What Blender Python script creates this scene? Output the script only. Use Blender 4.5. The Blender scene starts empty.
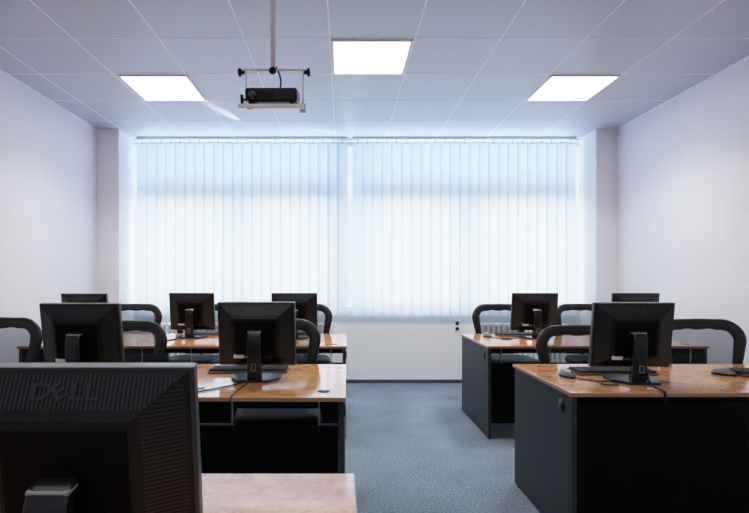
import bpy, bmesh, math, random
from mathutils import Vector, Matrix, Euler
random.seed(7)
S = bpy.context.scene
COL = S.collection
PI = math.pi
R = math.radians

# ------------------------------------------------------------------ materials
def new_mat(name):
    m = bpy.data.materials.new(name); m.use_nodes = True
    nt = m.node_tree
    for n in list(nt.nodes): nt.nodes.remove(n)
    out = nt.nodes.new('ShaderNodeOutputMaterial')
    return m, nt, out

def pbr(name, col, rough=0.5, metal=0.0, spec=0.5, noise=0.0, scale=40.0, bump=0.0, bscale=200.0, coat=0.0):
    m, nt, out = new_mat(name)
    b = nt.nodes.new('ShaderNodeBsdfPrincipled')
    b.inputs['Base Color'].default_value = (*col, 1)
    b.inputs['Roughness'].default_value = rough
    b.inputs['Metallic'].default_value = metal
    b.inputs['Specular IOR Level'].default_value = spec
    b.inputs['Coat Weight'].default_value = coat
    nt.links.new(b.outputs[0], out.inputs[0])
    tc = nt.nodes.new('ShaderNodeTexCoord')
    if noise:
        n = nt.nodes.new('ShaderNodeTexNoise'); n.inputs['Scale'].default_value = scale
        n.inputs['Detail'].default_value = 4
        nt.links.new(tc.outputs['Object'], n.inputs['Vector'])
        r = nt.nodes.new('ShaderNodeValToRGB')
        r.color_ramp.elements[0].position = 0.3; r.color_ramp.elements[1].position = 0.7
        r.color_ramp.elements[0].color = (*[c*(1-noise) for c in col], 1)
        r.color_ramp.elements[1].color = (*[min(1, c*(1+noise)) for c in col], 1)
        nt.links.new(n.outputs['Fac'], r.inputs[0]); nt.links.new(r.outputs[0], b.inputs['Base Color'])
    if bump:
        n = nt.nodes.new('ShaderNodeTexNoise'); n.inputs['Scale'].default_value = bscale
        nt.links.new(tc.outputs['Object'], n.inputs['Vector'])
        bp = nt.nodes.new('ShaderNodeBump'); bp.inputs['Strength'].default_value = bump
        bp.inputs['Distance'].default_value = 0.002
        nt.links.new(n.outputs['Fac'], bp.inputs['Height']); nt.links.new(bp.outputs[0], b.inputs['Normal'])
    return m

def emit(name, col, strength):
    m, nt, out = new_mat(name)
    e = nt.nodes.new('ShaderNodeEmission')
    e.inputs[0].default_value = (*col, 1); e.inputs[1].default_value = strength
    nt.links.new(e.outputs[0], out.inputs[0])
    return m

M = {}
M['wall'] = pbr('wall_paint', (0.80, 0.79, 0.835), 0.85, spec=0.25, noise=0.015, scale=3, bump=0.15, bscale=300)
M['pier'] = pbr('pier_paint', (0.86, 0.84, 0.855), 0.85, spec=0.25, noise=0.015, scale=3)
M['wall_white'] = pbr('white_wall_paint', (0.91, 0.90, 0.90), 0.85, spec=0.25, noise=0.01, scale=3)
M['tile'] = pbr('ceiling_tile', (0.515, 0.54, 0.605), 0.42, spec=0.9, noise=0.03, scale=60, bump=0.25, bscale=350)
M['tbar'] = pbr('ceiling_grid_bar', (0.86, 0.87, 0.92), 0.45)
M['lightframe'] = pbr('luminaire_frame', (0.8, 0.8, 0.82), 0.4)
M['diffuser'] = emit('luminaire_diffuser', (1.0, 0.985, 0.96), 7)
M['base'] = pbr('baseboard_dark', (0.05, 0.065, 0.08), 0.6)
M['black'] = pbr('black_laminate', (0.0022, 0.0022, 0.003), 0.5, spec=0.08, noise=0.1, scale=30)
M['panel'] = pbr('dark_grey_laminate', (0.022, 0.026, 0.032), 0.5, spec=0.35, noise=0.08, scale=30)
M['edge'] = pbr('copper_edge_band', (0.40, 0.20, 0.11), 0.3)
M['plastic'] = pbr('black_plastic', (0.0035, 0.0035, 0.0042), 0.40, spec=0.28, bump=0.05, bscale=900)
M['plastic2'] = pbr('black_gloss_plastic', (0.006, 0.006, 0.007), 0.25, spec=0.5)
M['bezel'] = pbr('charcoal_bezel', (0.018, 0.018, 0.02), 0.30, spec=0.6)
M['bezel_top_lit'] = pbr('bezel_top_painted_light', (0.28, 0.28, 0.28), 0.35, spec=0.6)  # overhead light on the top edge, painted as a paler grey
M['screen'] = pbr('lcd_glass', (0.01, 0.011, 0.014), 0.25)
M['rib'] = pbr('vent_rib_lit_plastic', (0.017, 0.017, 0.020), 0.35, spec=0.4)  # paler than the housing: light catching the ribs is put into the colour
M['emboss'] = pbr('embossed_plastic', (0.016, 0.016, 0.019), 0.3, spec=0.5)
M['logo_grey'] = pbr('logo_grey', (0.10, 0.10, 0.105), 0.4)
M['sticker'] = pbr('paper_sticker', (0.75, 0.73, 0.70), 0.6)
M['port'] = pbr('port_metal', (0.25, 0.25, 0.27), 0.35, metal=0.8)
M['neck_highlight'] = pbr('neck_cap_painted_highlight', (0.24, 0.23, 0.21), 0.28, spec=0.6)  # highlight at the top of the neck, painted as a pale tan grey
M['keys'] = pbr('key_plastic', (0.016, 0.017, 0.020), 0.5, spec=0.3)
M['silver'] = pbr('silver_plastic', (0.20, 0.20, 0.22), 0.38)
M['chairframe'] = pbr('chair_black_plastic', (0.005, 0.005, 0.0065), 0.42, spec=0.5, bump=0.05, bscale=500)
M['fabric'] = pbr('chair_seat_fabric', (0.016, 0.016, 0.02), 0.6, noise=0.2, scale=200, bump=0.3, bscale=600)
M['chrome'] = pbr('chrome', (0.6, 0.6, 0.62), 0.2, metal=1.0)
M['cream'] = pbr('cream_enamel', (0.80, 0.74, 0.66), 0.4)
M['whitemetal'] = pbr('white_enamel', (0.82, 0.82, 0.80), 0.4)
M['socket'] = pbr('socket_plastic', (0.85, 0.85, 0.85), 0.35)
M['cablegrey'] = pbr('grey_cable', (0.16, 0.16, 0.17), 0.4)
M['dark'] = pbr('dark_hole', (0.01, 0.01, 0.01), 0.5)
M['frame'] = pbr('window_frame_white', (0.75, 0.77, 0.80), 0.4)
M['sill'] = pbr('window_sill_stone', (0.70, 0.71, 0.74), 0.35, noise=0.05)
M['rail'] = pbr('headrail_aluminium', (0.55, 0.57, 0.60), 0.4, metal=0.3)
M['lens'] = pbr('lens_glass', (0.02, 0.02, 0.04), 0.05, spec=0.9)
M['bracket'] = pbr('bracket_steel', (0.45, 0.45, 0.47), 0.3, metal=0.9)

# carpet
m, nt, out = new_mat('carpet_blue_grey')
b = nt.nodes.new('ShaderNodeBsdfPrincipled'); b.inputs['Roughness'].default_value = 0.9
b.inputs['Specular IOR Level'].default_value = 0.15
tc = nt.nodes.new('ShaderNodeTexCoord')
n1 = nt.nodes.new('ShaderNodeTexNoise'); n1.inputs['Scale'].default_value = 85; n1.inputs['Detail'].default_value = 5
n2 = nt.nodes.new('ShaderNodeTexNoise'); n2.inputs['Scale'].default_value = 3.0
nt.links.new(tc.outputs['Object'], n1.inputs['Vector']); nt.links.new(tc.outputs['Object'], n2.inputs['Vector'])
mx = nt.nodes.new('ShaderNodeMath'); mx.operation = 'MULTIPLY_ADD'; mx.inputs[1].default_value = 0.25; 
nt.links.new(n2.outputs['Fac'], mx.inputs[0]); nt.links.new(n1.outputs['Fac'], mx.inputs[2])
r = nt.nodes.new('ShaderNodeValToRGB')
r.color_ramp.elements[0].position = 0.42; r.color_ramp.elements[1].position = 0.82
r.color_ramp.elements[0].color = (0.105, 0.133, 0.165, 1); r.color_ramp.elements[1].color = (0.265, 0.315, 0.36, 1)
nt.links.new(mx.outputs[0], r.inputs[0]); nt.links.new(r.outputs[0], b.inputs['Base Color'])
bp = nt.nodes.new('ShaderNodeBump'); bp.inputs['Strength'].default_value = 0.5; bp.inputs['Distance'].default_value = 0.004
nt.links.new(n1.outputs['Fac'], bp.inputs['Height']); nt.links.new(bp.outputs[0], b.inputs['Normal'])
nt.links.new(b.outputs[0], out.inputs[0]); M['carpet'] = m

# burl wood
m, nt, out = new_mat('cherry_burl_veneer')
b = nt.nodes.new('ShaderNodeBsdfPrincipled'); b.inputs['Roughness'].default_value = 0.17
b.inputs['Specular IOR Level'].default_value = 0.2
b.inputs['Coat Weight'].default_value = 0.75; b.inputs['Coat Roughness'].default_value = 0.08; b.inputs['Coat IOR'].default_value = 1.62
tc = nt.nodes.new('ShaderNodeTexCoord')
mp = nt.nodes.new('ShaderNodeMapping'); mp.inputs['Scale'].default_value = (3.0, 5.0, 3.0)
nt.links.new(tc.outputs['Object'], mp.inputs[0])
n1 = nt.nodes.new('ShaderNodeTexNoise'); n1.inputs['Scale'].default_value = 1.6; n1.inputs['Detail'].default_value = 7; n1.inputs['Distortion'].default_value = 1.6
nt.links.new(mp.outputs[0], n1.inputs['Vector'])
r = nt.nodes.new('ShaderNodeValToRGB'); cr = r.color_ramp
cr.elements[0].position = 0.18; cr.elements[0].color = (0.60, 0.255, 0.090, 1)
cr.elements[1].position = 0.86; cr.elements[1].color = (0.90, 0.49, 0.20, 1)
e = cr.elements.new(0.45); e.color = (0.72, 0.335, 0.115, 1)
e = cr.elements.new(0.55); e.color = (0.83, 0.41, 0.15, 1)
nt.links.new(n1.outputs['Fac'], r.inputs[0])
n2 = nt.nodes.new('ShaderNodeTexNoise'); n2.inputs['Scale'].default_value = 14; n2.inputs['Detail'].default_value = 6; n2.inputs['Distortion'].default_value = 0.8
nt.links.new(mp.outputs[0], n2.inputs['Vector'])
r2 = nt.nodes.new('ShaderNodeValToRGB')
r2.color_ramp.elements[0].position = 0.36; r2.color_ramp.elements[0].color = (0.70, 0.62, 0.65, 1)
r2.color_ramp.elements[1].position = 0.5; r2.color_ramp.elements[1].color = (1, 1, 1, 1)
nt.links.new(n2.outputs['Fac'], r2.inputs[0])
mix = nt.nodes.new('ShaderNodeMix'); mix.data_type = 'RGBA'; mix.blend_type = 'MULTIPLY'; mix.inputs[0].default_value = 0.8
nt.links.new(r.outputs[0], mix.inputs[6]); nt.links.new(r2.outputs[0], mix.inputs[7])
nt.links.new(mix.outputs[2], b.inputs['Base Color']); nt.links.new(b.outputs[0], out.inputs[0]); M['wood'] = m

# blind fabric (translucent)
m, nt, out = new_mat('blind_fabric')
tl = nt.nodes.new('ShaderNodeBsdfTranslucent'); tl.inputs[0].default_value = (0.90, 0.925, 0.945, 1)
df = nt.nodes.new('ShaderNodeBsdfDiffuse'); df.inputs[0].default_value = (0.62, 0.68, 0.74, 1)
tc = nt.nodes.new('ShaderNodeTexCoord')
mp = nt.nodes.new('ShaderNodeMapping'); mp.inputs['Scale'].default_value = (160, 160, 2.0)
nz = nt.nodes.new('ShaderNodeTexNoise'); nz.inputs['Scale'].default_value = 1.0
nt.links.new(tc.outputs['Object'], mp.inputs[0]); nt.links.new(mp.outputs[0], nz.inputs['Vector'])
mr = nt.nodes.new('ShaderNodeMapRange'); mr.inputs['To Min'].default_value = 0.64; mr.inputs['To Max'].default_value = 0.54
nt.links.new(nz.outputs['Fac'], mr.inputs['Value'])
mxs = nt.nodes.new('ShaderNodeMixShader'); nt.links.new(mr.outputs[0], mxs.inputs[0])
nt.links.new(tl.outputs[0], mxs.inputs[1]); nt.links.new(df.outputs[0], mxs.inputs[2])
nt.links.new(mxs.outputs[0], out.inputs[0]); M['slat'] = m

# chair mesh
m, nt, out = new_mat('chair_net')
tr = nt.nodes.new('ShaderNodeBsdfTransparent'); tr.inputs[0].default_value = (0.95, 0.95, 0.97, 1)
df = nt.nodes.new('ShaderNodeBsdfDiffuse'); df.inputs[0].default_value = (0.03, 0.03, 0.035, 1)
mxs = nt.nodes.new('ShaderNodeMixShader'); mxs.inputs[0].default_value = 0.48
nt.links.new(tr.outputs[0], mxs.inputs[1]); nt.links.new(df.outputs[0], mxs.inputs[2])
nt.links.new(mxs.outputs[0], out.inputs[0]); M['net'] = m

# window glass: sheer pane
m, nt, out = new_mat('window_glass')
tr = nt.nodes.new('ShaderNodeBsdfTransparent'); tr.inputs[0].default_value = (0.95, 0.97, 1, 1)
gl = nt.nodes.new('ShaderNodeBsdfGlossy'); gl.inputs['Roughness'].default_value = 0.02
mxs = nt.nodes.new('ShaderNodeMixShader'); mxs.inputs[0].default_value = 0.06
nt.links.new(tr.outputs[0], mxs.inputs[1]); nt.links.new(gl.outputs[0], mxs.inputs[2])
nt.links.new(mxs.outputs[0], out.inputs[0]); M['glass'] = m

# ------------------------------------------------------------------ mesh helpers
class MB:
    def __init__(self): self.bm = bmesh.new(); self.mats = []
    def mi(self, mat):
        if mat not in self.mats: self.mats.append(mat)
        return self.mats.index(mat)
    def _merge(self, tmp, mat, mtx=None, smooth=False):
        if mtx is not None: bmesh.ops.transform(tmp, matrix=mtx, verts=tmp.verts)
        i = self.mi(mat); vm = {}
        for v in tmp.verts: vm[v] = self.bm.verts.new(v.co)
        for f in tmp.faces:
            try:
                nf = self.bm.faces.new([vm[v] for v in f.verts]); nf.material_index = i; nf.smooth = smooth
            except ValueError: pass
        tmp.free()
    def box(self, c, s, mat, bevel=0.0, rot=None, seg=2, smooth=False):
        t = bmesh.new(); bmesh.ops.create_cube(t, size=1)
        bmesh.ops.scale(t, vec=Vector(s), verts=t.verts)
        if bevel: bmesh.ops.bevel(t, geom=list(t.edges), offset=bevel, segments=seg, affect='EDGES', profile=0.5)
        mt = Matrix.Translation(Vector(c))
        if rot is not None: mt = mt @ (rot if isinstance(rot, Matrix) else Euler(rot).to_matrix().to_4x4())
        self._merge(t, mat, mt, smooth); return self
    def b2(self, a, b, mat, **k):
        a = Vector(a); b = Vector(b)
        return self.box((a+b)/2, [abs(x) for x in (b-a)], mat, **k)
    def cyl(self, c, r, h, mat, axis='Z', r2=None, seg=20, bevel=0.0):
        t = bmesh.new(); bmesh.ops.create_cone(t, cap_ends=True, segments=seg, radius1=r, radius2=r if r2 is None else r2, depth=h)
        if bevel:
            es = [e for e in t.edges if any(len(f.verts) > 4 for f in e.link_faces)]
            bmesh.ops.bevel(t, geom=es, offset=bevel, segments=2, affect='EDGES')
        mt = Matrix.Translation(Vector(c))
        if axis == 'X': mt = mt @ Matrix.Rotation(PI/2, 4, 'Y')
        if axis == 'Y': mt = mt @ Matrix.Rotation(PI/2, 4, 'X')
        self._merge(t, mat, mt, True); return self
    def sphere(self, c, s, mat, rot=None, u=20, v=12):
        t = bmesh.new(); bmesh.ops.create_uvsphere(t, u_segments=u, v_segments=v, radius=1)
        mt = Matrix.Translation(Vector(c))
        if rot is not None: mt = mt @ Euler(rot).to_matrix().to_4x4()
        mt = mt @ Matrix.Diagonal((*s, 1))
        self._merge(t, mat, mt, True); return self
    def prism(self, pts, z0, z1, mat, bevel=0.0, mtx=None):
        t = bmesh.new()
        vs = [t.verts.new((x, y, z0)) for x, y in pts]
        f = t.faces.new(vs)
        g = bmesh.ops.extrude_face_region(t, geom=[f])
        bmesh.ops.translate(t, vec=(0, 0, z1-z0), verts=[v for v in g['geom'] if isinstance(v, bmesh.types.BMVert)])
        bmesh.ops.recalc_face_normals(t, faces=t.faces)
        if bevel: bmesh.ops.bevel(t, geom=list(t.edges), offset=bevel, segments=2, affect='EDGES')
        self._merge(t, mat, mtx); return self
    def sweep(self, path, mat, w, d=None, seg=12, closed=False, ref=Vector((0, 1, 0)), power=1.0, smooth=True):
        # superelliptic section: w across (in-plane), d along ref direction; w, d may be lists
        n = len(path); path = [Vector(p) for p in path]
        i = self.mi(mat); rings = []
        for k in range(n):
            if closed: tn = path[(k+1) % n]-path[k-1]
            else: tn = path[min(k+1, n-1)]-path[max(k-1, 0)]
            tn.normalize()
            side = tn.cross(ref)
            if side.length < 1e-4: side = tn.cross(Vector((1, 0, 0.01)))
            side.normalize(); up = side.cross(tn).normalized()
            ww = w[k] if isinstance(w, (list, tuple)) else w
            dd = ww if d is None else (d[k] if isinstance(d, (list, tuple)) else d)
            ring = []
            for j in range(seg):
                a = 2*PI*j/seg; ca, sa = math.cos(a), math.sin(a)
                px = math.copysign(abs(ca)**power, ca)*ww/2; py = math.copysign(abs(sa)**power, sa)*dd/2
                ring.append(self.bm.verts.new(path[k]+side*px+up*py))
            rings.append(ring)
        for k in range(n if closed else n-1):
            a, b_ = rings[k], rings[(k+1) % n]
            for j in range(seg):
                f = self.bm.faces.new((a[j], a[(j+1) % seg], b_[(j+1) % seg], b_[j])); f.material_index = i; f.smooth = smooth
        if not closed:
            for rg in (rings[0], rings[-1]):
                f = self.bm.faces.new(rg); f.material_index = i
        return self
    def faces(self, verts, faces, mat, smooth=False):
        i = self.mi(mat); vs = [self.bm.verts.new(v) for v in verts]
        for f in faces:
            nf = self.bm.faces.new([vs[q] for q in f]); nf.material_index = i; nf.smooth = smooth
        return self
    def build(self, name, parent=None, loc=(0, 0, 0), rot=(0, 0, 0)):
        bmesh.ops.recalc_face_normals(self.bm, faces=self.bm.faces)
        me = bpy.data.meshes.new(name); self.bm.to_mesh(me); self.bm.free()
        for m in self.mats: me.materials.append(m)
        o = bpy.data.objects.new(name, me); COL.objects.link(o)
        o.location = loc; o.rotation_euler = rot
        if parent: o.parent = parent
        return o

def spline(pts, n=10):
    pts = [Vector(p) for p in pts]; P = [pts[0]*2-pts[1]]+pts+[pts[-1]*2-pts[-2]]; out = []
    for i in range(1, len(P)-2):
        for k in range(n):
            t = k/n; a, b, c, d = P[i-1], P[i], P[i+1], P[i+2]
            out.append(0.5*((2*b)+(c-a)*t+(2*a-5*b+4*c-d)*t*t+(3*b-a-3*c+d)*t**3))
    out.append(pts[-1]); return out

def tag(o, label=None, cat=None, group=None, kind=None):
    if label: o['label'] = label
    if cat: o['category'] = cat
    if group: o['group'] = group
    if kind: o['kind'] = kind
    return o
def thing(name, label, cat, loc=(0, 0, 0), rz=0, group=None):
    o = bpy.data.objects.new(name, None); COL.objects.link(o)
    o.empty_display_size = 0.1; o.location = loc; o.rotation_euler = (0, 0, rz)
    return tag(o, label, cat, group)
def copy_tree(o, parent=None):
    c = o.copy(); COL.objects.link(c); c.parent = parent
    for ch in [x for x in bpy.data.objects if x.parent == o]: copy_tree(ch, c)
    return c
def dup(o, label, loc, rz):
    c = copy_tree(o); c['label'] = label; c.location = loc; c.rotation_euler = (0, 0, rz)
    return c

# ------------------------------------------------------------------ room
XL, XR, YB, YF, ZC = -2.76, 3.07, 6.0, -1.6, 2.93
YP = 5.6                                                       # front of the piers
PLX, PRX = -2.515, 2.84
OLX, ORX = PLX-.22, PRX+.18                                     # the opening runs on behind the piers
ZS = 0.865                                                      # window sill height
fl = MB(); fl.b2((XL-.2, YF-.2, -.1), (XR+.2, YB+.25, 0), M['carpet']); tag(fl.build('floor'), kind='structure')
wl = MB(); wl.b2((XL-.2, YF-.2, 0), (XL, YB+.25, ZC+.1), M['wall']); tag(wl.build('wall_left'), kind='structure')
wr = MB(); wr.b2((XR, YF-.2, 0), (XR+.2, YB+.25, ZC+.1), M['wall']); tag(wr.build('wall_right'), kind='structure')
wf = MB(); wf.b2((XL, YF-.2, 0), (XR, YF, ZC+.1), M['wall']); tag(wf.build('wall_front'), kind='structure')
wb = MB(); wb.b2((XL, YB, 0), (XR, YB+.25, ZS), M['wall_white'])
wb.b2((XL, YB, ZS), (OLX, YB+.25, ZC), M['wall_white']); wb.b2((ORX, YB, ZS), (XR, YB+.25, ZC), M['wall_white'])
wb.b2((OLX, YB, 2.915), (ORX, YB+.25, ZC+.1), M['wall_white'])
tag(wb.build('wall_back'), kind='structure')
p = MB(); p.b2((XL, YP, 0), (PLX, YB, ZC), M['pier']); tag(p.build('wall_pier_left'), kind='structure')
p = MB(); p.b2((PRX, YP, 0), (XR, YB, ZC), M['pier']); tag(p.build('wall_pier_right'), kind='structure')
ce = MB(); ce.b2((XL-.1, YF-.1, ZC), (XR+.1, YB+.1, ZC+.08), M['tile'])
GX = [-.094+.6*k for k in range(-4, 5)]; GY = [3.5+.607*k for k in range(-8, 5)]
for x in GX: ce.b2((x-.005, YF, ZC-.0012), (x+.005, YB, ZC+.001), M['tbar'])
for y in GY: ce.b2((XL, y-.005, ZC-.0016), (XR, y+.005, ZC+.001), M['tbar'])
ce.b2((XL, YF, ZC-.008), (XL+.010, YP, ZC), M['tbar']); ce.b2((XR-.010, YF, ZC-.008), (XR, YP, ZC), M['tbar'])
tag(ce.build('ceiling'), kind='structure')
for nm, a, b_ in (('baseboard_back', (PLX, YB-.012, 0), (PRX, YB, .04)), ('baseboard_left', (XL, YF, 0), (XL+.012, YP, .04)),
                  ('baseboard_right', (XR-.012, YF, 0), (XR, YP, .04))):
    q = MB(); q.b2(a, b_, M['base'], bevel=.003); tag(q.build(nm), kind='structure')

# windows behind the blinds
def window(name, x0, x1, sl, sr):
    """sl, sr: narrow full-height side lights at the left and right end"""
    y0, y1 = YB+.10, YB+.17; z0, z1 = ZS, 2.915; F = M['frame']
    f = MB(); k = dict(bevel=.004)
    f.b2((x0, y0, z0), (x0+.07, y1, z1), F, **k); f.b2((x1-.07, y0, z0), (x1, y1, z1), F, **k)
    f.b2((x0+.07, y0, z0), (x1-.07, y1, z0+.05), F, **k); f.b2((x0+.07, y0, z1-.05), (x1-.07, y1, z1), F, **k)
    a, c = x0+.07, x1-.07; panes = []
    if sl: f.b2((a+sl, y0, z0+.05), (a+sl+.045, y1, z1-.05), F, **k); panes.append((a, a+sl, z0+.05, z1-.05)); a += sl+.045
    if sr: f.b2((c-sr-.045, y0, z0+.05), (c-sr, y1, z1-.05), F, **k); panes.append((c-sr, c, z0+.05, z1-.05)); c -= sr+.045
    f.b2((a, y0-.07, 2.20), (c, y1, 2.36), F, **k)
    xm = (a+c)/2
    f.b2((xm-.045, y0, z0+.05), (xm+.045, y1, 2.20), F, **k)
    panes += [(a, xm-.045, z0+.05, 2.20), (xm+.045, c, z0+.05, 2.20), (a, c, 2.36, z1-.05)]
    w = f.build(name); tag(w, kind='structure')
    for a, c, zz0, zz1 in panes:
        g = MB(); g.faces([(a, y0+.035, zz0), (c, y0+.035, zz0), (c, y0+.035, zz1), (a, y0+.035, zz1)], [(0, 1, 2, 3)], M['glass'])
        g.build('window_pane', w)
window('window_1', OLX, -.02, .185, 0); window('window_2', -.02, ORX, .095, .14)

# ------------------------------------------------------------------ vertical blinds
def blind(x0, x1, n, label):
    t = thing('vertical_blind', label, 'blind', ((x0+x1)/2, YB-.075, 2.87), 0, 'vertical blinds across the window wall')
    cx = (x0+x1)/2
    h = MB(); h.b2((x0-cx-.005, -.022, .032), (x1-cx+.005, .022, .058), M['rail'], bevel=.003); h.build('headrail', t)
    pitch = (x1-x0)/n; L = 2.852-.815; w = .131
    for k in range(n):
        b = MB(); x = x0+pitch*(k+.5)-cx
        vs = []; K = 6
        for i in range(K+1):
            u = (i/K-.5)*w; yb = -.006*(1-(2*i/K-1)**2)
            for z in (0, -L): vs.append((u, yb, z))
        b.faces(vs, [(2*i, 2*i+1, 2*i+3, 2*i+2) for i in range(K)], M['slat'], True)
        b.b2((-.004, -.008, -.004), (.004, -.002, .053), M['rail'])
        b.build('slat', t, loc=(x, 0, -.018), rot=(0, 0, R(9+random.uniform(-3.5, 3.5))))
    c = MB(); c.b2((-.0, -.026, .036), (.012, -.0215, .05), M['rail'])
    c.build('carrier_clip', t)
    return t
blind(-2.437, .047, 22, 'left white vertical slat blind covering the left half of window')
blind(.119, 2.757, 23, 'right white vertical slat blind covering the right half of window')

# ------------------------------------------------------------------ ceiling lights
def ceiling_light(x0, y0, label, first=None):
    if first: return dup(first, label, (x0+.3, y0+.3035, ZC), 0)
    t = thing('ceiling_light', label, 'ceiling light', (x0+.3, y0+.3035, ZC), 0, 'square ceiling light panels')
    f = MB(); a = .288; i = .272
    for s in (-1, 1):
        f.b2((-a, s*a, -.012), (a, s*i, -.002), M['lightframe']); f.b2((s*a, -i, -.012), (s*i, i, -.002), M['lightframe'])
    f.build('frame', t)
    d = MB(); d.b2((-i, -i, -.009), (i, i, -.003), M['diffuser']); d.build('diffuser', t)
    l = MB()
    for k in (-1, 0, 1): l.b2((k*.14-.002, -i, -.013), (k*.14+.002, i, -.0092), M['lightframe'])
    l.build('louvre', t)
    return t
cl = ceiling_light(-.094, 3.5, 'square glowing ceiling light panel in the middle, right of projector')
ceiling_light(-1.872, 4.107, 'square glowing ceiling light panel left of the projector', cl)
ceiling_light(1.706, 4.107, 'square glowing ceiling light panel near the right wall', cl)

# ------------------------------------------------------------------ projector and its mount
PY = 2.5
mt = thing('projector_mount', 'cream ceiling pole with wire cradle and tray holding the projector', 'projector mount', (-.35, PY, ZC))
b = MB(); b.cyl((0, 0, -.325), .0125, .65, M['cream'], seg=24); b.build('pole', mt)
b = MB(); b.cyl((0, 0, -.012), .05, .024, M['cream'], seg=28, bevel=.004); b.build('ceiling_flange', mt)
b = MB(); b.b2((-.152, -.006, -.647), (.165, .008, -.637), M['cream'], bevel=.003); b.build('crossbar', mt)
for sx in (-.135, .150):
    b = MB(); b.cyl((sx, 0, -.735), .0038, .19, M['cream'], seg=10); b.build('side_rod', mt)
b = MB(); b.b2((-.155, -.10, -.827), (.158, .10, -.807), M['cream'], bevel=.004)
b.b2((.135, -.012, -.845), (.165, .012, -.80), M['cream'], bevel=.003); b.b2((-.115, -.09, -.833), (-.09, -.06, -.826), M['cream'])
b.build('tray', mt)
for sx, s in ((-.158, -1), (.170, 1)):
    b = MB(); b.cyl((sx+s*.008, 0, -.655), .021, .016, M['plastic'], axis='X', bevel=.004, seg=14); b.cyl((sx-s*.006, 0, -.655), .01, .018, M['plastic'], axis='X', seg=12)
    b.build('knob', mt)
b = MB(); b.cyl((0, -.014, -.652), .018, .018, M['plastic'], axis='Y', bevel=.004, seg=14); b.build('knob', mt)
b = MB(); b.sweep(spline([(.012, .012, -.62), (.03, .02, -.66), (.035, .03, -.70), (.02, .05, -.755)]), M['plastic'], .008, seg=8); b.build('cable', mt)
pj = thing('projector', 'black projector resting on the cream tray of ceiling mount', 'projector', (-.35, PY, ZC-.807))
b = MB(); b.box((0.003, 0, .042), (.252, .17, .063), M['plastic'], bevel=.012, seg=3, smooth=False)
for k in range(9): b.b2((.02+k*.011, -.0865, .025), (.025+k*.011, -.0835, .058), M['dark'])
b.build('body', pj)
b = MB(); b.cyl((-.085, -.087, .046), .026, .03, M['plastic2'], axis='Y', seg=24, bevel=.003); b.build('lens_ring', pj)
b = MB(); b.cyl((-.085, -.103, .046), .019, .004, M['lens'], axis='Y', seg=24); b.build('lens', pj)
b = MB(); b.box((-.142, -.06, .022), (.012, .025, .044), M['plastic'], bevel=.003); b.box((-.132, -.06, .02), (.02, .02, .01), M['plastic']); b.build('adjuster_lever', pj)
for sx in (-.1, .1):
    for sy in (-.06, .06):
        b = MB(); b.cyl((sx, sy, .006), .012, .012, M['plastic'], seg=12); b.build('foot', pj)

# the tray and the projector lean down towards the screen wall behind the viewer
TL = R(15.5)
for c in bpy.data.objects:
    if c.parent == mt and c.name.split('.')[0] == 'tray':
        c.location = Vector((0, 0, -.829)) - Euler((TL, 0, 0)).to_matrix() @ Vector((0, 0, -.817)); c.rotation_euler = (TL, 0, 0)
off = Euler((TL, 0, 0)).to_matrix() @ Vector((0, 0, .0105))
pj.location = Vector((-.35, PY, ZC-.829)) + off; pj.rotation_euler = (TL, 0, 0)

# ------------------------------------------------------------------ desks
DH = .725
def desk(x0, x1, y0, y1, label, rz=0, kind='gap'):
    """x0..x1 wide, y0 near edge (towards the camera), y1 far edge where people sit"""
    w = x1-x0; dp = y1-y0
    t = thing('computer_desk', label, 'desk', ((x0+x1)/2, (y0+y1)/2, 0), rz, 'computer desks with wood tops')
    hw, hd = w/2, dp/2
    b = MB(); b.b2((-hw, -hd, DH-.019), (hw, hd, DH), M['wood'], bevel=.002)
    b.build('desktop', t)
    e = MB()
    e.b2((-hw-.0015, -hd-.0015, DH-.018), (hw+.0015, -hd+.001, DH-.002), M['edge']); e.b2((-hw-.0015, hd-.001, DH-.018), (hw+.0015, hd+.0015, DH-.002), M['edge'])
    for s in (-1, 1): e.b2((s*(hw+.0015), -hd+.001, DH-.018), (s*(hw-.001), hd-.001, DH-.002), M['edge'])
    e.build('edge_band', t)
    for s in (-1, 1):
        b = MB(); xo = s*(hw-.006); xi = s*(hw-.030)
        b.b2((xo, -hd+.012, 0.008), (xi, hd-.012, DH-.019), M['panel'], bevel=.0015)
        pn = b.build('end_panel', t)
        g = MB(); g.cyl((s*(hw-.005), -hd+.12, DH-.085), .034, .008, M['plastic'], axis='X', seg=24, bevel=.002)
        g.cyl((s*(hw-.002), -hd+.12, DH-.085), .022, .006, M['dark'], axis='X', seg=20)
        g.build('cable_grommet', pn)
        for yy in (-hd+.06, hd-.06):
            b = MB(); b.cyl((s*(hw-.018), yy, .004), .012, .008, M['plastic'], seg=12); b.build('foot', pn)
    gap = .115 if kind == 'gap' else .03
    b = MB(); b.b2((-hw+.031, -hd+.03, .12), (hw-.031, -hd+.05, DH-.019-gap), M['black'], bevel=.002)
    b.b2((-hw+.031, -hd+.052, DH-.062), (hw-.031, -hd+.075, DH-.0195), M['black'])
    b.build('modesty_panel', t)
    if kind == 'gap':
        for xx in ((-.74, -.355, .355, .74) if w > 1 else (-.2, .2)):
            if 1:
                b = MB(); b.b2((xx-.003, -hd+.036, DH-.019-gap-.02), (xx+.003, -hd+.05, DH-.0195), M['bracket'], bevel=.001); b.build('bracket', t)
    b = MB(); b.b2((-hw+.031, -hd+.06, .16), (hw-.031, -hd+.22, .175), M['black']); b.build('cable_shelf', t)
    g = MB(); g.cyl((hw-.10, -hd+.12, DH-.0014), .03, .004, M['plastic'], seg=24); g.build('desktop_grommet', t)
    return t
desk(-1.69, .03, .45, 1.32, 'foreground desk with burl wood top under the large monitor')
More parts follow.
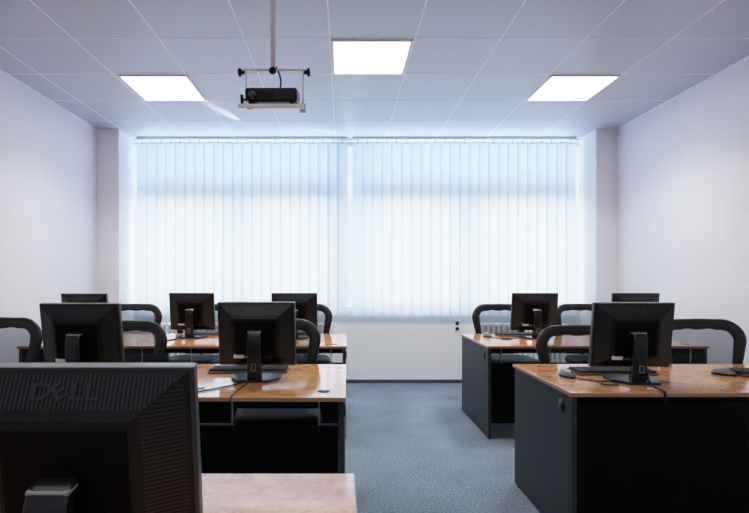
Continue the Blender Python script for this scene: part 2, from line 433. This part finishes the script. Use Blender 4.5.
desk(-1.70, .015, 2.18, 3.04, 'middle left desk with burl wood top, behind the foreground monitor', rz=R(-.6))
desk(-1.69, .03, 3.86, 4.76, 'back left desk with burl wood top, its right end near the radiator', rz=R(-.3))
desk(-2.52, -1.70, 3.86, 4.76, 'short desk in back left corner by left wall')
desk(1.035, 2.755, 2.26, 3.04, 'large right desk with black front panel, nearest on the right', kind='solid')
desk(1.12, 2.83, 3.86, 4.74, 'back right desk with grey end panel, beside the wall socket')

# ------------------------------------------------------------------ monitors
MW, MH = .402, .335
def frustum_pts(w0, z0, z1, y0, inx, inb, intop, y1):
    h = w0/2
    a = [(-h, y0, z0), (h, y0, z0), (h, y0, z1), (-h, y0, z1)]
    b = [(-h+inx, y1, z0+inb), (h-inx, y1, z0+inb), (h-inx, y1, z1-intop), (-h+inx, y1, z1-intop)]
    return a, b
def text_mesh(ch, size, depth):
    cu = bpy.data.curves.new('glyph', 'FONT'); cu.body = ch; cu.size = size; cu.extrude = depth; cu.align_x = 'CENTER'; cu.align_y = 'CENTER'
    cu.offset = size*.018
    o = bpy.data.objects.new('glyph', cu); COL.objects.link(o)
    dg = bpy.context.evaluated_depsgraph_get(); dg.update()
    me = bpy.data.meshes.new_from_object(o.evaluated_get(dg))
    bpy.data.objects.remove(o); bpy.data.curves.remove(cu)
    return me
def make_monitor(label, loc, rz, tilt=R(8)):
    t = thing('computer_monitor', label, 'monitor', loc, rz, 'flat screen monitors seen from behind')
    # head tilts about its centre; head local: back faces -Y
    zc = .231
    # base
    b = MB(); b.prism([(-.075, -.115), (.075, -.115), (.125, -.03), (.125, .06), (.09, .10), (-.09, .10), (-.125, .06), (-.125, -.03)], 0, .013, M['plastic2'], bevel=.004)
    b.build('base', t)
    # neck: leaning column from the base up to the mid of the back
    n = MB()
    pth = spline([(0, -.045, .008), (0, -.050, .06), (0, -.056, .13), (0, -.060, .20), (0, -.056, .232), (0, -.042, .247), (0, -.02, .250)], 6)
    K = len(pth)
    n.sweep(pth, M['plastic2'], [.076 - .008*min(1, i/(K*.6)) for i in range(K)], [.040-.008*(i/K) for i in range(K)], seg=20, ref=Vector((0, -1, .0)), power=.35, smooth=False)
    nk = n.build('neck', t)
    c = MB(); c.box((0, -.052, .2475), (.068, .034, .012), M['neck_highlight'], bevel=.004, rot=(R(14), 0, 0)); c.build('neck_cap', nk)
    h = MB()
    for s in (-1, 1): h.b2((s*.010-.0022, -.0805, .052), (s*.010+.0022, -.066, .088), M['port'])
    h.b2((-.010, -.0805, .0836), (.010, -.066, .088), M['port']); h.b2((-.010, -.0805, .052), (.010, -.066, .0564), M['port'])
    h.build('cable_slot', nk)
    hd = bpy.data.objects.new('head', None)
    # head parts are built around the head centre then rotated/offset into thing space
    T = Matrix.Translation((0, .012, zc)) @ Matrix.Rotation(tilt, 4, 'X')
    bpy.data.objects.remove(hd)
    hw, hh = MW/2, MH/2
    YR = -.006                                                      # back rim plane
    YK = -.046                                                      # back of bulge
    inx, inb, itop = .086, .055, .074
    def put(mb, name, parent):
        bmesh.ops.transform(mb.bm, matrix=T, verts=mb.bm.verts); return mb.build(name, parent)
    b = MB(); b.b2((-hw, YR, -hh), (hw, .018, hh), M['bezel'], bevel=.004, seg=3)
    b.bm.normal_update(); ti = b.mi(M['bezel_top_lit'])
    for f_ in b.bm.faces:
        if f_.calc_center_median().z > hh-.0025: f_.material_index = ti  # upward faces take the painted-light grey
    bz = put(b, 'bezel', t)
    b = MB(); b.b2((-hw+.018, .0178, -hh+.02), (hw-.018, .0192, hh-.018), M['screen']); put(b, 'screen', bz)
    A, B = frustum_pts(MW-.010, -hh+.005, hh-.005, YR+.001, inx, inb, itop, YK)
    b = MB(); b.faces(A+B, [(0, 1, 5, 4), (1, 2, 6, 5), (2, 3, 7, 6), (3, 0, 4, 7), (4, 5, 6, 7)], M['plastic'])
    # recessed inner panel outline
    x, z0, z1 = hw-inx-.012, -hh+inb+.012, hh-itop-.02
    b.b2((-x, YK-.002, z0), (x, YK+.003, z1), M['black'], bevel=.0015)
    hs = put(b, 'back_housing', t)
    # vents: vertical ribs on the top slope, horizontal ribs on the side slopes
    v = MB(); TT = Vector; pitch = .0072
    def rib(p0, p1, nrm, wv):
        p0 = Vector(p0); p1 = Vector(p1); nrm = Vector(nrm).normalized(); d = (p1-p0); L = d.length
        if L < .006: return
        d.normalize(); s = d.cross(nrm).normalized()
        m3 = Matrix((s, d, nrm)).transposed().to_4x4(); m3.translation = (p0+p1)/2
        t_ = bmesh.new(); bmesh.ops.create_cube(t_, size=1); bmesh.ops.scale(t_, vec=Vector((wv, L, .0022)), verts=t_.verts)
        v._merge(t_, M['rib'], m3)
    oh = hh-.005; ow = hw-.005; dy = YK-YR-.001
    nt_ = Vector((0, -itop, -dy)); nt_ = Vector((0, -itop, abs(dy)))
    k = -ow+.008
    while k < ow-.006:
        ex = max(0, abs(k)-(ow-inx)); f1 = 1-ex/inx                 # how far down the slope the rib may run
        f0 = .10; f1 = min(.78, f1-.05)
        if f1 > f0: rib((k, YR+.001+dy*f0, oh-itop*f0), (k, YR+.001+dy*f1, oh-itop*f1), nt_, .0034)
        k += pitch
    for s in (-1, 1):
        ns = Vector((s*abs(dy), -inx, 0)); z = -oh+.012
        while z < oh-.012:
            e1 = max(0, (z-(oh-itop))/itop); e2 = max(0, ((-oh+inb)-z)/inb); f1 = min(.85, 1-max(e1, e2)-.06)
            f0 = .12
            if f1 > f0+.05: rib((s*(ow-inx*f0), YR+.001+dy*f0, z), (s*(ow-inx*f1), YR+.001+dy*f1, z), ns, .0034)
            z += pitch
    put(v, 'vent_ribs', hs)
    # maker's lettering embossed on the top slope
    lm = MB(); ang = math.atan2(itop, abs(dy))                       # slope
    ctr = Vector((0, YR+.001+dy*.45, oh-itop*.45))
    zax = nt_.normalized(); xax = Vector((1, 0, 0)); yax = zax.cross(xax)
    B3 = Matrix((xax, yax, zax)).transposed().to_4x4(); B3.translation = ctr+zax*.0016
    size = .037
    for ch, xo, ro in (('D', -.041, 0), ('E', -.012, R(32)), ('L', .018, 0), ('L', .041, 0)):
        me = text_mesh(ch, size, .0012); tb = bmesh.new(); tb.from_mesh(me); bpy.data.meshes.remove(me)
        lm._merge(tb, M['emboss'], B3 @ Matrix.Translation((xo, 0, 0)) @ Matrix.Rotation(ro, 4, 'Z') @ Matrix.Diagonal((1.30, 1, 1, 1)))
    put(lm, 'embossed_lettering', hs)
    # stickers and ports near the lower edge
    b = MB(); b.b2((-.115, YK-.0025+.002, -.118), (-.06, YK+.001, -.098), M['sticker'])
    st = put(b, 'sticker', hs); st['label'] = 'small pale sticker'
    b = MB(); b.b2((-.052, YK-.004, -.118), (-.022, YK, -.108), M['port']); put(b, 'port', hs)
    b = MB(); b.b2((.055, YK-.004, -.116), (.085, YK, -.108), M['plastic2']); put(b, 'port', hs)
    return t
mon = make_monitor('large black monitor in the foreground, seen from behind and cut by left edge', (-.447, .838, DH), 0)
MG = 'flat screen monitors seen from behind'
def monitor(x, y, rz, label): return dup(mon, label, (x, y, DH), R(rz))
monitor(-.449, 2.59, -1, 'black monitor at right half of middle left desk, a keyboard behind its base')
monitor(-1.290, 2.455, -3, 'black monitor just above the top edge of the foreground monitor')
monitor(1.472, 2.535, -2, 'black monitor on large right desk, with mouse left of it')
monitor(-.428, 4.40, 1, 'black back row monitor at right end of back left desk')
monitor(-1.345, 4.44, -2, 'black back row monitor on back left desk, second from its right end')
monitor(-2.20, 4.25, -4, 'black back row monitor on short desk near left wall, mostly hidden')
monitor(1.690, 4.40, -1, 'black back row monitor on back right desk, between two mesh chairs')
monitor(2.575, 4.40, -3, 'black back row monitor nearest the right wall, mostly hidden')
for c in bpy.data.objects:                                      # the foreground screen is set a little lower on its stand
    if c.parent == mon and c.name.split('.')[0] in ('bezel', 'back_housing'): c.location.z -= .027
    if c.parent == mon and c.name.split('.')[0] == 'neck': c.scale.z = .735; c.location.x -= .011

# ------------------------------------------------------------------ keyboards and mice
def make_keyboard(label, loc, rz):
    t = thing('keyboard', label, 'keyboard', loc, rz, 'computer keyboards')
    b = MB(); b.prism([(-.215, -.075), (.215, -.075), (.215, .075), (-.215, .075)], 0, .016, M['plastic'], bevel=.004); b.build('case', t)
    kk = MB()
    for rI in range(6):
        y = -.058+rI*.022+(.006 if rI == 0 else 0)*-1
        x = -.205
        while x < .195:
            wv = .0165
            if rI == 5-0 and -.09 < x < .02: wv = .10
            kk.box((x+wv/2, y, .0205), (wv, .0165, .009), M['keys'], bevel=.002, seg=1); x += wv+.0028
            if abs(x-.075) < .01: x += .008
    kk.build('keys', t)
    b = MB(); b.b2((-.214, -.0752, .004), (.214, -.072, .0135), M['silver']); b.build('trim_strip', t)
    for s in (-1, 1):
        b = MB(); b.b2((s*.18-.01, -.06, -.0), (s*.18+.01, -.05, .003), M['plastic']); b.build('foot', t)
    return t
kb = make_keyboard('black keyboard on middle left desk behind the monitor base', (-.525, 2.80, DH), R(1))
dup(kb, 'black keyboard on large right desk behind the left monitor base', (1.475, 2.745, DH), R(-1))
dup(kb, 'black keyboard at right edge of photo on large right desk', (2.325, 2.70, DH), R(-3))
dup(kb, 'black keyboard on back right desk behind its left monitor', (1.63, 4.585, DH), R(2))
dup(kb, 'black keyboard on back left desk behind the second monitor', (-1.24, 4.625, DH), R(0))
dup(kb, 'black keyboard on back left desk behind the rightmost monitor', (-.42, 4.62, DH), R(0))
def make_mouse(label, loc, rz, cable):
    t = thing('computer_mouse', label, 'mouse', loc, rz, 'computer mice')
    b = MB(); L, W, H = .112, .062, .038; vs = []; fs = []; nu, nv = 16, 20
    # rounded mouse body: half-ellipsoid with a raised palm
    for i in range(nu+1):
        u = i/nu*PI/2
        for j in range(nv):
            a = 2*PI*j/nv
            rr = math.cos(u)**.55
            y = math.sin(a)*L/2*rr; x = math.cos(a)*W/2*rr*(1-.10*math.sin(a))
            z = H*math.sin(u)*(1+.12*y/(L/2)*1)
            vs.append((x, y, z))
    for i in range(nu):
        for j in range(nv): fs.append((i*nv+j, i*nv+(j+1) % nv, (i+1)*nv+(j+1) % nv, (i+1)*nv+j))
    fs.append(tuple(range(nv)))
    b.faces(vs, fs, M['silver'], True); bmesh.ops.remove_doubles(b.bm, verts=b.bm.verts, dist=1e-5)
    bd = b.build('shell', t)
    b = MB(); b.prism([(math.cos(2*PI*k/24)*.0325, math.sin(2*PI*k/24)*.0575) for k in range(24)], 0, .011, M['plastic']); b.build('side_skirt', t)
    b = MB(); b.cyl((0, -.034, .027), .009, .007, M['plastic'], axis='X', seg=16); b.build('scroll_wheel', t)
    b = MB(); b.sweep(spline(cable, 8), M['plastic'], .006, seg=8, ref=Vector((0, 0, 1))); b.build('cable', t)
    return t
ms = make_mouse('silver grey mouse at the left end of large right desk', (1.185, 2.64, DH), R(14),
    [(0, -.052, .008), (.01, -.09, .004), (.05, -.14, .0035), (.10, -.17, .0035), (.12, -.215, .0035), (.08, -.25, .0035), (.03, -.22, .0035), (.045, -.185, .0035)])
dup(ms, 'silver grey mouse at right edge of photo on large right desk', (2.05, 2.69, DH), R(35))
dup(ms, 'small dark mouse on left end of back right desk', (1.30, 4.50, DH), R(10))

# loose cables
def cable(name, pts, label, w=.006):
    b = MB(); b.sweep(spline(pts, 10), M['plastic'], w, seg=8, ref=Vector((0.03, 0.2, 1)).normalized())
    return tag(b.build(name), label, 'cable')
zt = DH+.004
cable('monitor_cable', [(1.52, 2.50, DH+.055), (1.495, 2.45, DH+.035), (1.475, 2.40, DH+.018), (1.462, 2.35, DH+.009), (1.457, 2.30, DH+.0065), (1.455, 2.268, DH+.0065), (1.454, 2.254, DH+.002), (1.454, 2.2515, DH-.015), (1.454, 2.251, DH-.04)],
      'black cable draped over front edge of large right desk', .011)
cable('power_cable', [(-.50, 2.46, zt), (-.54, 2.40, zt), (-.60, 2.33, zt), (-.66, 2.26, zt), (-.73, 2.19, zt), (-.76, 2.168, DH-.0), (-.77, 2.165, DH-.06)],
      'black cable running diagonally toward front edge of middle left desk')
cable('video_cable', [(-.47, 2.46, zt), (-.478, 2.38, zt), (-.483, 2.30, zt), (-.487, 2.22, zt), (-.488, 2.172, DH+.002), (-.488, 2.165, DH-.06)],
      'thin black cable running straight over front edge of middle left desk', .005)
cable('mouse_cable', [(-.96, 2.30, zt), (-.85, 2.31, zt), (-.74, 2.33, zt), (-.65, 2.345, zt)], 'thin dark cable lying level on middle left desk near the foreground monitor', .005)
cable('power_cable', [(-1.42, 4.30, zt), (-1.47, 4.22, zt), (-1.52, 4.13, zt), (-1.50, 4.02, zt), (-1.46, 3.92, zt)], 'black cable curling left of the monitor base on back left desk', .010)

# ------------------------------------------------------------------ office chairs
def make_chair(label, loc, rz):
    t = thing('office_chair', label, 'chair', loc, rz, 'black mesh back office chairs')
    # base: five arms, -x gap
    b = MB(); b.cyl((0, 0, .10), .035, .07, M['chairframe'], seg=20, bevel=.006)
    for k in range(5):
        a = 2*PI*k/5; ca, sa = math.cos(a), math.sin(a)
        b.sweep([(ca*.02, sa*.02, .105), (ca*.12, sa*.12, .095), (ca*.235, sa*.235, .072)], M['chairframe'], [.048, .04, .028], [.035, .03, .02], seg=10, ref=Vector((0, 0, 1)), power=.6)
    bs = b.build('star_base', t)
    for k in range(5):
        a = 2*PI*k/5; ca, sa = math.cos(a), math.sin(a); c = Vector((ca*.232, sa*.232, .027))
        m = MB()
        for s in (-1, 1): m.cyl((s*.013, 0, 0), .027, .018, M['plastic'], axis='X', seg=18, bevel=.004)
        m.cyl((0, 0, .024), .008, .036, M['plastic'], seg=10)
        m.build('caster', bs, loc=c, rot=(0, 0, a+PI/2+.4*k))
    b = MB(); b.cyl((0, 0, .22), .026, .20, M['plastic'], seg=18); b.cyl((0, 0, .36), .014, .12, M['chrome'], seg=16); b.build('gas_lift', t)
    b = MB(); b.box((0, .02, .415), (.22, .26, .04), M['plastic'], bevel=.01)
    b.sweep(spline([(0, .12, .41), (0, .22, .415), (0, .275, .46), (0, .285, .56)]), M['plastic'], .06, .022, seg=12, ref=Vector((1, 0, 0)), power=.5)
    b.build('tilt_mechanism', t)
    # seat cushion with a waterfall front
    b = MB(); n = 40; pts = []
    for k in range(n):
        a = 2*PI*k/n; ca, sa = math.cos(a), math.sin(a)
        pts.append((math.copysign(abs(ca)**.5, ca)*.245, -.01+math.copysign(abs(sa)**.5, sa)*.235))
    vs = []; fs = []
    prof = [(.80, .435), (.95, .44), (1.0, .462), (.985, .488), (.93, .503), (.80, .510), (.5, .506), (.2, .504)]
    for sc, z in prof:
        for x, y in pts:
            zz = z-.03*max(0, (-y*sc-.12)/.12)**2*.8
            vs.append((x*sc, y*sc, zz))
    for i in range(len(prof)-1):
        for j in range(n): fs.append((i*n+j, i*n+(j+1) % n, (i+1)*n+(j+1) % n, (i+1)*n+j))
    fs.append(tuple(range(n))); fs.append(tuple(range((len(prof)-1)*n, len(prof)*n)))
    b.faces(vs, fs, M['fabric'], True); b.build('seat', t)
    # backrest frame: closed rounded loop, wider at the top
    def yb(x, z): return .262+.055*(z-.5)/.5-.045*(1-(x/.25)**2)*-1*0.0+ .030*(1-min(1, (x/.25)**2))
    hwT, zT, zB, hwB = .240, .960, .515, .175
    path = []; ws = []
    def add(x, z, w): path.append((x, yb(x, z), z)); ws.append(w)
    rT = .10
    N = 8
    for i in range(N): add(-hwT+.0+(i/(N-1))*0, 0, 0) if False else None
    # bottom bar from left to right
    for i in range(7): x = -hwB+.03+(2*hwB-.06)*i/6; add(x, zB, .035)
    # right side up
    for i in range(1, 9):
        f = i/8; z = zB+.03+(zT-rT-zB-.03)*f; x = hwB+(hwT-hwB)*(f**.8); add(x, z, .042+.033*f)
    for i in range(1, 9):
        a = PI/2*i/8; add(hwT-rT+rT*math.cos(a), zT-rT+rT*math.sin(a), .075-.004*math.sin(a))
    for i in range(1, 10):
        f = i/10; x = (hwT-rT)*(1-2*f); add(x, zT+.003*math.sin(PI*f)-.002*math.cos(4*PI*f), .068+.005*math.cos(4*PI*f))
    for i in range(8):
        a = PI/2+PI/2*i/8; add(-(hwT-rT)+rT*math.cos(a), zT-rT+rT*math.sin(a), .075-.004*math.sin(a))
    for i in range(8):
        f = 1-i/8; z = zB+.03+(zT-rT-zB-.03)*f; x = -(hwB+(hwT-hwB)*(f**.8)); add(x, z, .042+.033*f)
    b = MB(); b.sweep(path, M['chairframe'], ws, [w*.50 for w in ws], seg=14, closed=True, power=.75); b.build('backrest_frame', t)
    # net stretched in the frame
    b = MB(); nx, nz = 14, 12; vs = []; fs = []
    for i in range(nz+1):
        f = i/nz; z = zB+(zT-zB)*f; hw = hwB+(hwT-hwB)*min(1, max(0, f))**.8
        if f > .8: hw *= 1-.20*((f-.8)/.2)**2
        for j in range(nx+1): x = -hw+2*hw*j/nx; vs.append((x, yb(x, z), z))
    for i in range(nz):
        for j in range(nx): q = i*(nx+1)+j; fs.append((q, q+1, q+nx+2, q+nx+1))
    b.faces(vs, fs, M['net'], True); b.build('mesh_back', t)
    b = MB(); b.sweep([(x, yb(x, .66)+.012, .66+.01*math.cos(x*8)) for x in [-.19+.38*i/12 for i in range(13)]], M['chairframe'], .06, .014, seg=10, power=.6); b.build('lumbar_support', t)
    return t
ch = make_chair('black mesh back office chair at left edge beside the left wall', (-2.17, 2.86, 0), R(4))
def chair(x, y, rz, label, dz=0):
    c = dup(ch, label, (x, y, 0), R(rz))
    for k in bpy.data.objects:                                  # seat height set by the gas lift
        if k.parent == c and k.name.split('.')[0] not in ('star_base',): k.location.z += dz
    return c
chair(-1.385, 2.88, 3, 'black mesh back office chair behind monitor above the foreground monitor', -.022)
chair(-.375, 2.88, 8, 'black mesh back office chair partly hidden behind right monitor of middle left desk', -.01)
chair(1.495, 2.88, -3, 'black mesh back office chair left of monitor at large right desk', -.05)
chair(2.275, 2.88, -2, 'black mesh back office chair at right edge beside the right wall', -.01)
chair(-2.09, 4.70, 0, 'black mesh back office chair at short desk below left blind corner')
chair(-1.415, 4.70, 0, 'black mesh back office chair behind second back row monitor, almost hidden')
chair(-.36, 4.70, 4, 'black mesh back office chair at right end of back left desk')
chair(1.57, 4.70, 0, 'black mesh back office chair at left end of back right desk, beside socket')
chair(2.385, 4.70, 0, 'black mesh back office chair in back row below right pier')

# ------------------------------------------------------------------ radiators and socket
def radiator(x0, x1, label):
    t = thing('radiator', label, 'radiator', ((x0+x1)/2, YB-.13, 0), 0, 'white column radiators under the window')
    w = x1-x0; n = int(w/.062); b = MB()
    for k in range(n):
        x = -w/2+(k+.5)*w/n
        b.box((x, 0, .43), (.045, .10, .60), M['whitemetal'], bevel=.016, seg=3)
    b.build('sections', t)
    b = MB(); b.cyl((0, 0, .70), .02, w+.02, M['whitemetal'], axis='X', seg=16); b.cyl((0, 0, .17), .02, w+.02, M['whitemetal'], axis='X', seg=16); b.build('header_pipe', t)
    b = MB(); b.cyl((w/2+.03, 0, .17), .014, .06, M['chrome'], axis='X', seg=14); b.cyl((w/2+.05, 0, .08), .01, .17, M['whitemetal'], seg=12); b.build('valve', t)
    for s in (-1, 1):
        b = MB(); b.box((s*w*.4, .08, .60), (.03, .08, .03), M['whitemetal']); b.build('wall_bracket', t)
    return t
radiator(-2.15, -.10, 'white column radiator on back wall behind the back left desk')
radiator(1.54, 2.60, 'white column radiator on back wall behind the back right desk')
sx = (457-343)*YB/499.3; sz = 1.236-46*YB/499.3
t = thing('wall_socket', 'white double wall socket on back wall left of the back right desk', 'wall socket', (sx, YB, sz))
b = MB(); b.box((0, -.006, 0), (.075, .012, .135), M['socket'], bevel=.004); b.build('faceplate', t)
for dz in (-.032, .032):
    b = MB(); b.cyl((0, -.013, dz), .022, .005, M['dark'], axis='Y', seg=20); b.build('outlet', t)

# ------------------------------------------------------------------ lights
def area(name, loc, rot, sx, sy, power, col):
    l = bpy.data.lights.new(name, 'AREA'); l.shape = 'RECTANGLE'; l.size = sx; l.size_y = sy; l.energy = power; l.color = col
    o = bpy.data.objects.new(name, l); COL.objects.link(o); o.location = loc; o.rotation_euler = rot; return o
area('daylight_low', (.15, 6.75, 1.45), (R(-90), 0, 0), 5.8, 1.7, 125, (.82, .93, 1.0))
area('daylight_high', (.15, 6.85, 2.75), (R(-80), 0, 0), 5.8, 1.2, 92, (.30, .55, 1.0))
for k, (lx, ly) in enumerate(((.206, 3.80), (-1.594, 4.41), (2.006, 4.41))):   # the tubes inside each louvred panel shine mostly downwards
    o = area('panel_lamp', (lx, ly, ZC-.016), (0, 0, 0), .5, .5, 17, (1.0, .985, .96)); o.data.spread = R(125)
area('rear_ceiling_fill', (.15, .2, 2.86), (0, 0, 0), 4.2, 2.2, 36, (1.0, .98, .97))  # added fill standing in for unseen ceiling lights behind the camera
area('ceiling_fill_over_blinds', (.15, 5.88, 2.845), (R(-125), 0, 0), 5.1, .04, 5, (.62, .80, 1.0))  # added strip lamp on the room side, brightens the ceiling near the window
def glint(name, a, b, ang, power):                                # sunlight glancing up through the blinds onto the ceiling
    l = bpy.data.lights.new(name, 'SPOT'); l.energy = power; l.spot_size = R(ang); l.spot_blend = 1; l.shadow_soft_size = .004; l.color = (1, .98, .95)
    o = bpy.data.objects.new(name, l); COL.objects.link(o); o.location = a
    o.rotation_euler = (Vector(b)-Vector(a)).to_track_quat('-Z', 'Y').to_euler(); return o
glint('sun_glint', (-.88, 5.86, 2.80), (-1.20, 5.05, ZC), 9.0, 210)
glint('sun_glint', (.22, 5.91, 2.86), (-.20, 5.70, ZC), 9.0, 70)
w = bpy.data.worlds.new('world'); S.world = w; w.use_nodes = True
bg = w.node_tree.nodes['Background']; bg.inputs[0].default_value = (.62, .80, 1.0, 1); bg.inputs[1].default_value = 1.9

# ------------------------------------------------------------------ camera
cam = bpy.data.cameras.new('camera'); co = bpy.data.objects.new('camera', cam); COL.objects.link(co)
co.location = (0, 0, 1.236); co.rotation_euler = (R(90), 0, 0)
cam.sensor_width = 36; cam.lens = 24; cam.shift_x = 31.5/749; cam.shift_y = 23.5/749; cam.clip_start = .02
S.camera = co
S.cycles.use_denoising = True
S.cycles.max_bounces = 10; S.cycles.diffuse_bounces = 6; S.cycles.transparent_max_bounces = 12
S.cycles.sample_clamp_indirect = 6
S.view_settings.view_transform = 'Standard'; S.view_settings.look = 'None'; S.view_settings.exposure = 0

# tone curve: the photograph holds the bright window back and keeps its blacks deep
vs = S.view_settings; vs.use_curve_mapping = True; cm = vs.curve_mapping
cm.white_level = (3.6, 3.6, 3.6); cm.use_clip = False
c = cm.curves[3]
P = [(0, 0), (.05, .195), (.10, .40), (.15, .56), (.20, .675), (.25, .765), (.35, .87), (.5, .935), (.75, .975), (1, 1)]
c.points[0].location = P[0]; c.points[1].location = P[-1]
for p_ in P[1:-1]: c.points.new(*p_)
cm.update()
